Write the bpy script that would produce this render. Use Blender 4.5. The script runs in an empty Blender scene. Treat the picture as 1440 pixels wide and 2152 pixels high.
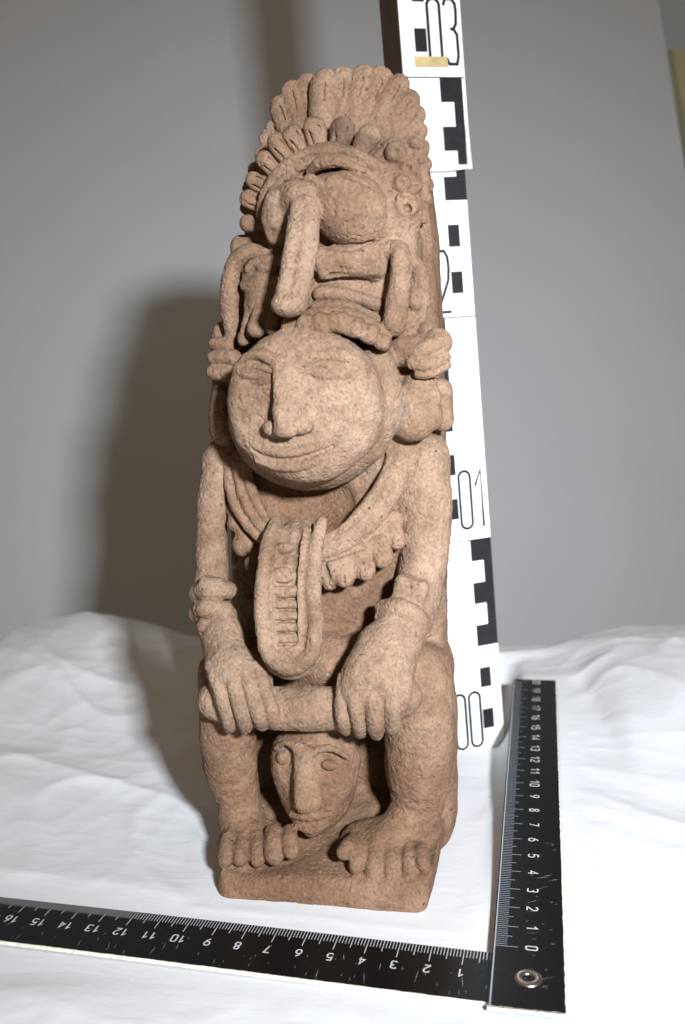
import bpy, math, random
import numpy as np
from mathutils import Vector, Matrix
random.seed(4); rng = np.random.RandomState(7)
S = 0.01                       # all layout below is in centimetres, the scene in metres
SC = bpy.context.scene
COL = SC.collection

# ------------------------------------------------------------------ camera, light, exposure
FPX, CX, CY, CZ, PITCH, YAW, ROLL = 1993.5, 1.592, -26.821, 17.464, .141, -.212, -.034
FW = np.array([math.sin(YAW)*math.cos(PITCH), math.cos(YAW)*math.cos(PITCH), -math.sin(PITCH)])
_r = np.array([math.cos(YAW), -math.sin(YAW), 0.]); _u = np.cross(_r, FW)
RT = _r*math.cos(ROLL)+_u*math.sin(ROLL); UP = -_r*math.sin(ROLL)+_u*math.cos(ROLL)
CAM = np.array([CX, CY, CZ])
def at(u, v, y):
    """point of the vertical plane at depth y (cm) seen at photo position u, v"""
    d = FW+RT*(u-720)/FPX-UP*(v-1076)/FPX
    return CAM+d*(y-CAM[1])/d[1]
def ground(u, v, z=0.):
    d = FW+RT*(u-720)/FPX-UP*(v-1076)/FPX
    return CAM+d*(z-CAM[2])/d[2]
def pxcm(px, y, u=640):
    d = (at(u, 1000, y)-CAM)@FW
    return px*d/FPX
cam = bpy.data.cameras.new('camera'); co = bpy.data.objects.new('camera', cam); COL.objects.link(co)
cam.sensor_fit = 'VERTICAL'; cam.sensor_height = 24; cam.sensor_width = 16.06; cam.lens = FPX/2152*24
M = Matrix(((RT[0], UP[0], -FW[0], CX*S), (RT[1], UP[1], -FW[1], CY*S), (RT[2], UP[2], -FW[2], CZ*S), (0, 0, 0, 1)))
co.matrix_world = M; cam.clip_start = .01; cam.clip_end = 20
cam.dof.use_dof = True; cam.dof.focus_distance = .322; cam.dof.aperture_fstop = 8.0
SC.camera = co
SC.view_settings.view_transform = 'Standard'; SC.view_settings.look = 'None'
SC.view_settings.exposure = 0; SC.view_settings.gamma = 1
w = bpy.data.worlds.new('World'); SC.world = w; w.use_nodes = True
bg = w.node_tree.nodes['Background']; bg.inputs[0].default_value = (1.0, .74, .49, 1); bg.inputs[1].default_value = .165
def lamp(name, loc, aim, power, size, sizey, color):
    l = bpy.data.lights.new(name, 'AREA'); l.energy = power; l.color = color
    l.shape = 'RECTANGLE'; l.size = size; l.size_y = sizey
    o = bpy.data.objects.new(name, l); COL.objects.link(o)
    o.location = [c*S for c in loc]
    o.rotation_euler = (Vector(aim)-Vector(loc)).to_track_quat('-Z', 'Y').to_euler()
    return o
FLASH = (19., -40., 29.3)
fl = lamp('camera_flash', FLASH, (-8, 28, 4), 1.78, .046, .036, (.93, .985, 1.06)); fl.data.spread = math.radians(84)
SC.cycles.use_denoising = True
SC.cycles.max_bounces = 6
SC.cycles.sample_clamp_indirect = 4

# ------------------------------------------------------------------ helpers
def tag(o, label=None, cat=None, group=None, kind=None):
    if label: o['label'] = label
    if cat: o['category'] = cat
    if group: o['group'] = group
    if kind: o['kind'] = kind
    return o
def empty(name, loc):
    o = bpy.data.objects.new(name, None); COL.objects.link(o); o.location = [c*S for c in loc]
    o.empty_display_size = .01
    return o
def meshobj(name, V, F, m, parent=None, smooth=True):
    """V in cm, world; the parent is an unrotated empty, so local = world - parent location"""
    me = bpy.data.meshes.new(name)
    V = np.asarray(V, float)*S
    off = np.zeros(3); p = parent
    while p is not None:
        off += np.array(p.location); p = p.parent
    me.from_pydata((V-off).tolist(), [], [list(map(int, f)) for f in F])
    if m: me.materials.append(m)
    if smooth:
        me.polygons.foreach_set('use_smooth', [True]*len(me.polygons))
    me.update()
    o = bpy.data.objects.new(name, me); COL.objects.link(o)
    if parent: o.parent = parent
    return o
class NT:
    """small node-tree writer"""
    def __init__(s, name):
        s.m = bpy.data.materials.new(name); s.m.use_nodes = True; s.t = s.m.node_tree
        s.b = s.t.nodes['Principled BSDF']
    def n(s, typ, **kw):
        x = s.t.nodes.new(typ)
        for k, v in kw.items():
            if k.startswith('_'): setattr(x, k[1:], v)
            else:
                k2 = int(k[1:]) if k[0] == 'i' and k[1:].isdigit() else k.replace('__', ' ')
                x.inputs[k2].default_value = v
        return x
    def l(s, a, ao, b, bi): s.t.links.new(a.outputs[ao], b.inputs[bi])
    def ramp(s, src, so, stops, interp='LINEAR'):
        r = s.t.nodes.new('ShaderNodeValToRGB'); r.color_ramp.interpolation = interp
        e = r.color_ramp.elements
        while len(e) < len(stops): e.new(.5)
        for el, (p, c) in zip(e, stops):
            el.position = p; el.color = (c, c, c, 1) if isinstance(c, (int, float)) else (*c, 1)
        s.l(src, so, r, 0); return r
    def mix(s, fac, a, b, blend='MIX'):
        x = s.t.nodes.new('ShaderNodeMix'); x.data_type = 'RGBA'; x.blend_type = blend
        for val, idx in ((fac, 0), (a, 6), (b, 7)):
            if isinstance(val, tuple) and len(val) == 2 and hasattr(val[0], 'outputs'): s.t.links.new(val[0].outputs[val[1]], x.inputs[idx])
            elif isinstance(val, (int, float)): x.inputs[idx].default_value = val
            else: x.inputs[idx].default_value = (*val, 1)
        return x

def mat_stone():
    N = NT('carved_stone'); co_ = N.n('ShaderNodeTexCoord')
    mp = N.n('ShaderNodeNewGeometry')
    P = (mp, 'Position')
    def noise(scale, detail=4, rough=.6, dist=0.):
        x = N.n('ShaderNodeTexNoise', Scale=scale, Detail=detail, Roughness=rough, Distortion=dist)
        N.l(P[0], P[1], x, 'Vector'); return x
    tint = N.n('ShaderNodeVertexColor', _layer_name='tint')
    big = noise(38, 3, .6); mid = noise(190, 5, .7); fine = noise(900, 4, .75); fine2 = noise(2300, 2, .6)
    cbig = N.ramp(big, 0, [(.35, (.194, .123, .078)), (.65, (.298, .201, .138))])
    c = N.mix(.85, (cbig, 0), (tint, 0), 'MULTIPLY')
    m1 = N.ramp(mid, 0, [(.32, .66), (.48, 1.0), (.68, 1.18)])
    c = N.mix(.8, (c, 2), (m1, 0), 'MULTIPLY')
    m2 = N.ramp(fine, 0, [(.30, .34), (.43, .86), (.58, 1.08), (.72, 1.6)])
    c = N.mix(.75, (c, 2), (m2, 0), 'MULTIPLY')
    # small dark and pale mineral grains
    vor = N.n('ShaderNodeTexVoronoi', Scale=900.); N.l(P[0], P[1], vor, 'Vector')
    vd = N.ramp(vor, 'Distance', [(.10, 1.), (.22, 0.)])
    sep = N.n('ShaderNodeSeparateColor'); N.l(vor, 'Color', sep, 0)
    dark = N.ramp(sep, 0, [(.84, 0.), (.88, .75)]); pale = N.ramp(sep, 1, [(.86, 0.), (.92, .5)])
    fd = N.mix(1., (vd, 0), (dark, 0), 'MULTIPLY'); fp = N.mix(1., (vd, 0), (pale, 0), 'MULTIPLY')
    c = N.mix((fd, 2), (c, 2), (.05, .035, .03)); c = N.mix((fp, 2), (c, 2), (.33, .28, .24))
    vf = N.n('ShaderNodeTexVoronoi', Scale=330.); N.l(P[0], P[1], vf, 'Vector'); vfd = N.ramp(vf, 'Distance', [(.12, .8), (.24, 0.)])
    sp2 = N.n('ShaderNodeSeparateColor'); N.l(vf, 'Color', sp2, 0); fk = N.ramp(sp2, 2, [(.86, 0.), (.90, 1.)]); fk2 = N.ramp(big, 0, [(.48, 0.), (.60, 1.)])
    ff = N.mix(1., (vfd, 0), (fk, 0), 'MULTIPLY'); ff = N.mix(1., (ff, 2), (fk2, 0), 'MULTIPLY'); c = N.mix((ff, 2), (c, 2), (.045, .032, .028))
    # grey lichen-like stains, few
    st = noise(75, 3, .55, .4); sr = N.ramp(st, 0, [(.70, 0.), (.76, .45)])
    c = N.mix((sr, 0), (c, 2), (.13, .12, .12))
    N.l(c, 2, N.b, 'Base Color')
    N.b.inputs['Roughness'].default_value = .93; N.b.inputs['Specular IOR Level'].default_value = .18
    b1 = N.n('ShaderNodeBump', Strength=.8, Distance=.0005); N.l(mid, 0, b1, 'Height')
    b2 = N.n('ShaderNodeBump', Strength=1., Distance=.0006); N.l(fine, 0, b2, 'Height'); N.l(b1, 0, b2, 'Normal')
    b3 = N.n('ShaderNodeBump', Strength=.5, Distance=.0002); N.l(fd, 2, b3, 'Height'); b3.invert = True; N.l(b2, 0, b3, 'Normal')
    N.l(b3, 0, N.b, 'Normal')
    return N.m
def mat_simple(name, col, rough=.5, spec=.5, metal=0., grain=None, amp=.12, bump=0.):
    N = NT(name); g = N.n('ShaderNodeNewGeometry')
    N.b.inputs['Roughness'].default_value = rough; N.b.inputs['Specular IOR Level'].default_value = spec
    N.b.inputs['Metallic'].default_value = metal
    x = N.n('ShaderNodeTexNoise', Scale=grain or 200., Detail=5., Roughness=.6); N.l(g, 'Position', x, 'Vector')
    r = N.ramp(x, 0, [(.3, 1-amp), (.7, 1+amp)])
    c = N.mix(1., col, (r, 0), 'MULTIPLY'); N.l(c, 2, N.b, 'Base Color')
    if bump:
        b = N.n('ShaderNodeBump', Strength=.6, Distance=bump); N.l(x, 0, b, 'Height'); N.l(b, 0, N.b, 'Normal')
    return N.m
# ------------------------------------------------------------------ the carved statue: one distance field, then split into its carved parts
VX = .04
G0 = np.array([-10.9, .6, -.25]); G1 = np.array([-.9, 11.6, 28.0])
NG = np.ceil((G1-G0)/VX).astype(int)
FIELD = np.full(NG, 9., np.float32); LAB = np.zeros(NG, np.uint8)
PARTS = [('stone_body', None)]           # id -> (name, parent id)
def part(name, parent=None):
    PARTS.append((name, parent)); return len(PARTS)-1
def box_of(lo, hi, pad):
    a = np.maximum(np.floor((lo-pad-G0)/VX).astype(int), 0); b = np.minimum(np.ceil((hi+pad-G0)/VX).astype(int), NG)
    return tuple(slice(int(p), int(q)) for p, q in zip(a, b))
def coords(sl):
    ax = [(np.arange(s.start, s.stop, dtype=np.float32)*VX+G0[i]).astype(np.float32) for i, s in enumerate(sl)]
    return ax[0][:, None, None], ax[1][None, :, None], ax[2][None, None, :]
def put(sl, d, k, lab):
    f = FIELD[sl]
    if lab is None:                      # carve away
        if k > 0:
            h = np.clip(.5-.5*(d+f)/k, 0, 1); FIELD[sl] = f*(1-h)+(-d)*h+k*h*(1-h)
        else: FIELD[sl] = np.maximum(f, -d)
        return
    L = LAB[sl]; m = (d < f) & (d < .6); L[m] = lab
    if k > 0:
        h = np.clip(.5+.5*(f-d)/k, 0, 1); FIELD[sl] = f*(1-h)+d*h-k*h*(1-h)
    else: FIELD[sl] = np.minimum(f, d)
def frame(rx=0, ry=0, rz=0):
    return np.array(Matrix.Rotation(math.radians(rz), 3, 'Z') @ Matrix.Rotation(math.radians(ry), 3, 'Y') @ Matrix.Rotation(math.radians(rx), 3, 'X'))
def ell(c, r, lab, k=.15, rot=(0, 0, 0)):
    """ellipsoid: centre (cm), radii (cm)"""
    c = np.asarray(c, float); r = np.asarray(r, float); R = frame(*rot)
    ext = np.sqrt(((R*r)**2).sum(1))
    sl = box_of(c-ext, c+ext, k+.25)
    X, Y, Z = coords(sl); X = X-c[0]; Y = Y-c[1]; Z = Z-c[2]
    q = [(R[0, i]*X+R[1, i]*Y+R[2, i]*Z)/r[i] for i in range(3)]
    k0 = np.sqrt(q[0]**2+q[1]**2+q[2]**2)
    k1 = np.sqrt((q[0]/r[0])**2+(q[1]/r[1])**2+(q[2]/r[2])**2)+1e-6
    put(sl, (k0*(k0-1)/k1).astype(np.float32), k, lab)
def e(u, v, y, ru, rv, rd, lab, k=.15, rot=(0, 0, 0)):
    """ellipsoid at photo position u, v and depth y; radii across and up in photo pixels, depth radius in cm"""
    q = pxcm(1, y, u); ell(at(u, v, y), (ru*q, rd, rv*q), lab, k, rot)
def rbox(c, h, r, lab, k=.1, rot=(0, 0, 0)):
    c = np.asarray(c, float); h = np.asarray(h, float); R = frame(*rot)
    ext = (np.abs(R)*h).sum(1)
    sl = box_of(c-ext, c+ext, k+.25)
    X, Y, Z = coords(sl); X = X-c[0]; Y = Y-c[1]; Z = Z-c[2]
    q = [np.abs(R[0, i]*X+R[1, i]*Y+R[2, i]*Z)-(h[i]-r) for i in range(3)]
    d = np.sqrt(np.maximum(q[0], 0)**2+np.maximum(q[1], 0)**2+np.maximum(q[2], 0)**2)+np.minimum(np.maximum(np.maximum(q[0], q[1]), q[2]), 0)-r
    put(sl, d.astype(np.float32), k, lab)
def bx(u, v, y, hu, hv, hd, r, lab, k=.1, rot=(0, 0, 0)):
    q = pxcm(1, y, u); rbox(at(u, v, y), (hu*q, hd, hv*q), r, lab, k, rot)
def tube3(P, Rr, lab, k=.12, sy=1.):
    P = np.asarray(P, float); Rr = np.asarray(Rr, float)
    if len(P) == 1: P = np.vstack([P, P+[0, 0, .01]]); Rr = np.append(Rr, Rr)
    rm = Rr.max()
    sl = box_of(P.min(0)-rm, P.max(0)+rm, k+.25)
    X, Y, Z = coords(sl); D = None
    for i in range(len(P)-1):
        a, b = P[i].copy(), P[i+1].copy(); ra, rb = Rr[i], Rr[i+1]
        a[1] /= sy; b[1] /= sy
        ab = b-a; n = ab@ab+1e-9
        px, py, pz = X-a[0], Y/sy-a[1], Z-a[2]
        t = np.clip((px*ab[0]+py*ab[1]+pz*ab[2])/n, 0, 1)
        d = np.sqrt((px-t*ab[0])**2+(py-t*ab[1])**2+(pz-t*ab[2])**2)-(ra+(rb-ra)*t)
        D = d if D is None else np.minimum(D, d)
    if sy < 1: D = D*math.sqrt(sy)
    put(sl, D.astype(np.float32), k, lab)
def smooth_pts(pts, n=4):
    """Catmull-Rom through (u, v, y, r) rows"""
    p = np.asarray(pts, float)
    if len(p) < 3: return p
    q = np.vstack([2*p[0]-p[1], p, 2*p[-1]-p[-2]]); out = []
    for i in range(1, len(q)-2):
        for t in np.arange(n)/n:
            a, b, c, d = q[i-1], q[i], q[i+1], q[i+2]
            out.append(.5*(2*b+(c-a)*t+(2*a-5*b+4*c-d)*t*t+(3*b-a-3*c+d)*t**3))
    out.append(p[-1]); return np.array(out)
def t(pts, lab, k=.12, sy=1., n=3):
    """tube through photo positions: rows (u, v, depth y, radius px)"""
    p = smooth_pts(pts, n)
    tube3([at(*r[:3]) for r in p], [pxcm(max(r[3], .5), r[2], r[0]) for r in p], lab, k, sy)
def poly(uv, y0, y1, r, lab, k=.15, yp=None):
    """outline at photo positions (laid on the plane y = yp), extruded from depth y0 back to y1"""
    yp = y0 if yp is None else yp
    Q = np.array([at(a, b, yp) for a, b in uv])[:, [0, 2]]
    sl = box_of(np.array([Q[:, 0].min(), y0, Q[:, 1].min()]), np.array([Q[:, 0].max(), y1, Q[:, 1].max()]), k+.3)
    X, Y, Z = coords(sl); x = X[:, :, 0]; z = Z[0]   # (nx,1),(1,nz)
    d = None; s = None
    n = len(Q); j = n-1
    for i in range(n):
        ex, ez = Q[j]-Q[i]; wx = x-Q[i, 0]; wz = z-Q[i, 1]
        tt = np.clip((wx*ex+wz*ez)/(ex*ex+ez*ez), 0, 1)
        dd = (wx-ex*tt)**2+(wz-ez*tt)**2
        d = dd if d is None else np.minimum(d, dd)
        c1 = (z >= Q[i, 1])+0*x; c2 = (z < Q[j, 1])+0*x; c3 = ex*wz > ez*wx
        fl = (c1.astype(bool) & c2.astype(bool) & c3) | (~c1.astype(bool) & ~c2.astype(bool) & ~c3)
        s = np.where(fl, -1, 1) if s is None else np.where(fl, -s, s)
        j = i
    d2 = (s*np.sqrt(d))[:, None, :]+r
    dy = np.abs(Y-(y0+y1)/2)-(y1-y0)/2+r
    D = np.minimum(np.maximum(d2, dy), 0)+np.sqrt(np.maximum(d2, 0)**2+np.maximum(dy, 0)**2)-r
    put(sl, D.astype(np.float32), k, lab)
def disc(u, v, y, ru, th, r, lab, k=.12, rot=(0, 0, 0), dome=0., asp=1.):
    """round plate facing forward: radius px, half thickness cm, edge round cm; dome bulges the front"""
    c = at(u, v, y); q = pxcm(1, y, u); R = frame(*rot); rr = ru*q
    sl = box_of(c-rr*1.1-dome, c+rr*1.1+dome, k+.3)
    X, Y, Z = coords(sl); X = X-c[0]; Y = Y-c[1]; Z = Z-c[2]
    a, b, g = [(R[0, i]*X+R[1, i]*Y+R[2, i]*Z) for i in range(3)]
    rad = np.sqrt(a*a+(g*asp)**2)
    qa = rad-(rr-r); qb = np.abs(b+dome*np.clip(1-(rad/rr)**2, 0, 1)*(b < 0))-(th-r) if dome == 0 else np.where(b < 0, -b-dome*np.clip(1-(rad/rr)**2, 0, 1), b)-(th-r)
    D = np.minimum(np.maximum(qa, qb), 0)+np.sqrt(np.maximum(qa, 0)**2+np.maximum(qb, 0)**2)-r
    put(sl, D.astype(np.float32), k, lab)
CUT = None
# ---- core
BODY = 0
SLAB = part('back_slab')
# one upright pillar behind everything, seen as the striated right flank
poly([(505, 1800), (495, 1500), (480, 1300), (470, 1000), (470, 800), (478, 620), (507, 470), (512, 400), (533, 330), (553, 282), (575, 222), (600, 190), (640, 165), (690, 150), (740, 150), (790, 152), (822, 166), (846, 192), (864, 232), (882, 310), (896, 390), (906, 480), (913, 600), (918, 700), (922, 850), (925, 1000), (925, 1200), (928, 1400), (932, 1600), (925, 1800)], 7.0, 10.2, .7, SLAB, .25, yp=7.0)
e(680, 1640, 7.6, 150, 105, 3.0, None, .4)
BASE = part('plinth')
poly([(460, 1836), (461, 1862), (472, 1888), (500, 1905), (560, 1917), (700, 1927), (850, 1922), (886, 1914), (900, 1893), (906, 1862), (908, 1835), (860, 1850), (700, 1852), (600, 1846), (500, 1846)], 1.95, 8.5, .34, BASE, 0, yp=2.0)
rbox((-5.85, 6.0, .98), (3.45, 4.1, .8), .3, BASE, .6, rot=(20, 0, 0))
# the plinth narrows to the back and rises behind the feet
rbox((-5.75, 8.9, 1.3), (3.4, 2.0, 1.4), .4, BASE, .4)
rbox((2.6-5.0, 8.4, 2.6), (.42, 2.2, 2.6), .3, BASE, .4)
e(585, 1738, 4.3, 50, 26, .8, None, .25)
# ---- legs, feet
LEGL = part('leg'); LEGR = part('leg'); FTL = part('foot'); FTR = part('foot')
t([(470, 1420, 4.6, 55), (478, 1500, 4.5, 62), (483, 1600, 4.6, 60), (502, 1680, 4.7, 48), (508, 1730, 4.6, 46)], LEGL, .25)
t([(480, 1420, 5.2, 62), (480, 1400, 8, 70)], LEGL, .4)
t([(880, 1420, 4.6, 66), (882, 1500, 4.5, 76), (880, 1600, 4.7, 74), (878, 1680, 4.9, 60), (868, 1740, 4.8, 50)], LEGR, .25)
t([(885, 1415, 5.2, 68), (880, 1400, 8.2, 78)], LEGR, .4)
t([(905, 1480, 6.8, 60), (900, 1700, 7.2, 62)], LEGR, .5)
t([(508, 1730, 4.6, 48), (515, 1765, 3.9, 50), (528, 1795, 3.3, 48)], FTL, .3)
t([(560, 1760, 4.2, 40), (580, 1790, 3.4, 34)], FTL, .3)
e(535, 1778, 3.75, 84, 42, .85, FTL, .3)
e(806, 1768, 4.15, 98, 50, .95, FTR, .35)
t([(860, 1730, 4.6, 55), (830, 1765, 3.9, 52), (800, 1795, 3.4, 44)], FTR, .3)
for (a, b), (c, d), r in [((476, 1762), (473, 1815), 17), ((507, 1765), (505, 1812), 19), ((540, 1762), (541, 1815), 19), ((575, 1752), (577, 1806), 23), ((608, 1748), (613, 1796), 19)]:
    tp = part('toe', FTL); t([(a, b, 3.25, r*.9), ((a+c)/2, (b+d)/2-4, 2.72, r), (c, d-8, 2.4, r*.95)], tp, .18)
for (a, b), (c, d), r in [((742, 1765), (722, 1800), 19), ((760, 1775), (748, 1828), 19), ((790, 1780), (786, 1838), 21), ((825, 1782), (826, 1842), 21), ((858, 1782), (862, 1836), 19), ((884, 1780), (890, 1822), 17)]:
    tp = part('toe', FTR); t([(a, b, 3.3, r*.9), ((a+c)/2, (b+d)/2-4, 2.75, r), (c, d-8, 2.4, r*.9)], tp, .17)
# ---- belly, chest, shoulders
TORSO = part('torso')
e(680, 1260, 7.2, 190, 190, 1.7, TORSO, .5)
e(700, 1130, 7.0, 200, 190, 1.6, TORSO, .6)
e(640, 1010, 7.4, 170, 120, 1.7, TORSO, .6)
e(690, 1430, 6.2, 200, 90, 1.6, TORSO, .5)
e(700, 1390, 5.2, 110, 60, 1.1, TORSO, .5)
t([(560, 1560, 8.3, 110), (760, 1560, 8.3, 110)], TORSO, .4)
ARML = part('arm'); ARMR = part('arm')
t([(462, 975, 6.2, 34), (450, 1040, 5.9, 34), (445, 1130, 5.7, 33), (446, 1215, 5.3, 36), (448, 1290, 4.7, 40), (468, 1340, 4.0, 42)], ARML, .2)
t([(470, 960, 6.6, 40), (520, 940, 7, 60)], ARML, .4)
t([(893, 985, 6.3, 52), (897, 1060, 6.2, 54), (893, 1150, 6.0, 52), (882, 1230, 5.6, 50), (868, 1290, 5.0, 50), (835, 1340, 4.2, 48)], ARMR, .25)
t([(890, 960, 6.9, 55), (830, 970, 7, 80)], ARMR, .4)
e(860, 1060, 6.6, 70, 110, .85, ARMR, .5)
t([(895, 1250, 6.3, 45), (900, 1330, 6.6, 40)], ARMR, .3)
# ---- bar held across the knees
BAR = part('bar')
t([(455, 1473, 3.25, 42), (475, 1478, 3.25, 44), (560, 1488, 3.3, 46), (650, 1490, 3.3, 48), (760, 1484, 3.4, 48), (830, 1470, 3.5, 48), (848, 1460, 3.55, 44)], BAR, .06)
# ---- head hanging under the bar
HEAD = part('hanging_head')
HY = -.35
e(666, 1586, 4.95+HY, 96, 76, 1.3, HEAD, .15)
t([(667, 1590, 4.9+HY, 97), (666, 1645, 4.7+HY, 88), (661, 1692, 4.25+HY, 63), (656, 1728, 3.9+HY, 33)], HEAD, .12, .82)
t([(680, 1530, 5.4+HY, 85), (690, 1490, 5.8, 85)], HEAD, .2)
e(600, 1605, 4.6+HY, 30, 62, .8, HEAD, .25)
HN = part('nose', HEAD)
t([(626, 1568, 3.66+HY, 11), (629, 1620, 3.45+HY, 13), (633, 1665, 3.28+HY, 17), (636, 1690, 3.22+HY, 19)], HN, .08)
t([(640, 1580, 3.7+HY, 18), (650, 1640, 3.56+HY, 26), (656, 1684, 3.5+HY, 26)], HN, .22)
t([(582, 1572, 4.02+HY, 7), (600, 1560, 3.76+HY, 8), (620, 1572, 3.6+HY, 9)], HEAD, .08)
t([(650, 1584, 3.58+HY, 8), (690, 1572, 3.6+HY, 9), (730, 1590, 3.88+HY, 7)], HEAD, .2)
e(597, 1594, 3.76+HY, 19, 17, .14, None, .08); e(693, 1604, 3.5+HY, 32, 18, .15, None, .18)
e(605, 1648, 3.66+HY, 12, 26, .12, None, .12)
e1 = part('eye', HEAD); e(595, 1592, 3.9+HY, 15, 16, .26, e1, .03)
e2 = part('eye', HEAD); e(695, 1608, 3.62+HY, 20, 13, .16, e2, .16)
e(704, 1655, 4.05+HY, 34, 26, .25, HEAD, .3)
HM = part('mouth', HEAD)
t([(614, 1712, 3.6+HY, 7), (650, 1716, 3.32+HY, 11), (696, 1710, 3.55+HY, 7)], HM, .08)
t([(624, 1737, 3.6+HY, 6), (654, 1745, 3.42+HY, 9), (690, 1734, 3.6+HY, 6)], HM, .08)
t([(608, 1722, 3.46+HY, 3.5), (650, 1732, 3.2+HY, 4.5), (700, 1722, 3.46+HY, 3.5)], None, .03)
# ---- hands
def hand(label_hand, back, fingers):
    for pts, k, sy in back: t(pts, label_hand, k, sy)
    for f in fingers:
        fp = part('finger', label_hand); t(f, fp, .045)
HL = part('hand'); HR = part('hand')
hand(HL, [([(468, 1330, 4.1, 44), (475, 1375, 3.5, 50), (488, 1415, 3.0, 56), (500, 1440, 2.9, 58)], .25, .8),
          ([(520, 1400, 3.4, 32), (545, 1430, 3.1, 30)], .25, 1)],
     [[(447, 1400, 2.85, 18), (460, 1435, 2.50, 18), (471, 1475, 2.35, 19), (481, 1510, 2.5, 19), (484, 1524, 2.8, 17)],
      [(480, 1405, 2.72, 18), (492, 1440, 2.38, 18), (503, 1478, 2.22, 18), (513, 1514, 2.4, 18), (516, 1528, 2.75, 16)],
      [(510, 1400, 2.78, 18), (523, 1440, 2.42, 17), (535, 1476, 2.28, 18), (547, 1508, 2.42, 18), (551, 1522, 2.78, 16)],
      [(540, 1405, 2.95, 18), (553, 1440, 2.58, 17), (564, 1474, 2.42, 18), (574, 1506, 2.55, 18), (577, 1520, 2.9, 16)]])
hand(HR, [([(832, 1335, 4.3, 56), (815, 1375, 3.6, 66), (795, 1420, 3.05, 74), (780, 1460, 2.95, 74)], .25, .75),
          ([(800, 1370, 3.8, 60), (770, 1410, 3.3, 50)], .25, 1)],
     [[(722, 1425, 3.0, 15), (718, 1465, 2.62, 16), (720, 1500, 2.45, 18), (724, 1522, 2.6, 18), (726, 1532, 2.95, 15)],
      [(748, 1430, 2.75, 16), (748, 1470, 2.38, 17), (752, 1505, 2.32, 18), (756, 1528, 2.55, 18), (757, 1538, 2.9, 15)],
      [(780, 1430, 2.65, 17), (784, 1470, 2.32, 19), (788, 1508, 2.28, 20), (790, 1530, 2.52, 19), (791, 1540, 2.9, 15)],
      [(815, 1425, 2.75, 17), (822, 1465, 2.42, 19), (824, 1502, 2.38, 19), (824, 1522, 2.62, 19), (823, 1532, 2.95, 15)],
      [(848, 1392, 3.2, 14), (852, 1430, 2.8, 16), (845, 1470, 2.62, 16), (838, 1498, 2.8, 14)]])
# ---- bracelets
CFL = part('bracelet', ARML); CFR = part('bracelet', ARMR)
t([(412, 1250, 4.9, 18), (440, 1238, 4.2, 22), (480, 1240, 4.5, 20)], CFL, .1)
t([(408, 1290, 4.6, 16), (432, 1278, 3.95, 20), (474, 1285, 4.2, 20), (488, 1300, 4.6, 14)], CFL, .1)
e(433, 1282, 3.78, 20, 18, .26, CFL, .08); e(428, 1316, 3.8, 14, 18, .26, CFL, .08)
bx(446, 1232, 4.35, 26, 20, .3, .15, CFL, .12, rot=(0, 10, 0))
t([(800, 1298, 4.4, 15), (830, 1302, 4.0, 16), (862, 1330, 4.1, 16), (880, 1352, 4.5, 15)], CFR, .06)
t([(806, 1278, 4.5, 20), (840, 1278, 4.1, 22), (876, 1298, 4.2, 22), (892, 1326, 4.7, 18)], CFR, .1)
bx(862, 1246, 4.7, 36, 34, .42, .2, CFR, .15, rot=(0, 15, 0))
t([(862, 1222, 4.32, 2.5), (860, 1262, 4.22, 3)], None, .06); e(882, 1335, 4.5, 16, 22, .3, CFR, .08)
t([(802, 1311, 4.05, 2.5), (830, 1318, 3.65, 3), (860, 1345, 3.75, 3)], None, .04)
# ---- collar of twisted bands with hanging nubs
CL = part('collar')
CRP = [(858, 930, 5.9), (842, 1000, 5.5), (812, 1060, 5.1), (770, 1110, 4.85), (722, 1145, 4.7), (680, 1160, 4.7)]
CB1 = part('band', CL); t([(u, v, y, 17) for u, v, y in CRP], CB1, .12)
CB2 = part('band', CL); t([(u-24, v-16, y+.02, 16) for u, v, y in CRP], CB2, .12)
t([(u-12, v-8, y-.08, 15) for u, v, y in CRP], CB2, .1)
CLP = [(482, 965, 5.9), (484, 1020, 5.5), (500, 1070, 5.1), (528, 1112, 4.85), (556, 1136, 4.75), (600, 1150, 4.7)]
CB3 = part('band', CL); t([(u, v, y, 12) for u, v, y in CLP], CB3, .05)
CB4 = part('band', CL); t([(u+18, v-10, y-.05, 12) for u, v, y in CLP], CB4, .05)
CB5 = part('band', CL); t([(u+37, v-20, y, 13) for u, v, y in CLP], CB5, .06)
# chest hollow between the bands
e(655, 1052, 5.35, 100, 66, 1.05, None, .3)
for u, v, y, r in [(492, 1100, 5.55, 15), (508, 1145, 5.3, 22), (535, 1185, 5.1, 22)]:
    nb = part('nub', CL); e(u, v, y, r, r*1.15, .36, nb, .06)
t([(488, 1070, 5.7, 14), (505, 1110, 5.4, 16), (540, 1160, 5.2, 18), (600, 1190, 5.1, 20)], CL, .1)
for u, v, y, r in [(690, 1216, 4.75, 23), (722, 1208, 4.55, 27), (764, 1194, 4.6, 26), (800, 1164, 4.8, 27), (832, 1130, 5.1, 22)]:
    nb = part('nub', CL); bx(u-4, v-10, y+.05, r*.92, r*1.0, .26, .14, nb, .14, rot=(0, -18, 0)); e(u+4, v+8, y, r*.8, r*.8, .4, nb, .1); t([(u-3, v-30, y-.30, 2), (u+3, v+16, y-.32, 2.5)], None, .05)
t([(690, 1178, 5.0, 22), (740, 1165, 4.95, 22), (790, 1135, 5.1, 22), (830, 1090, 5.4, 20)], CL, .12)
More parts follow.
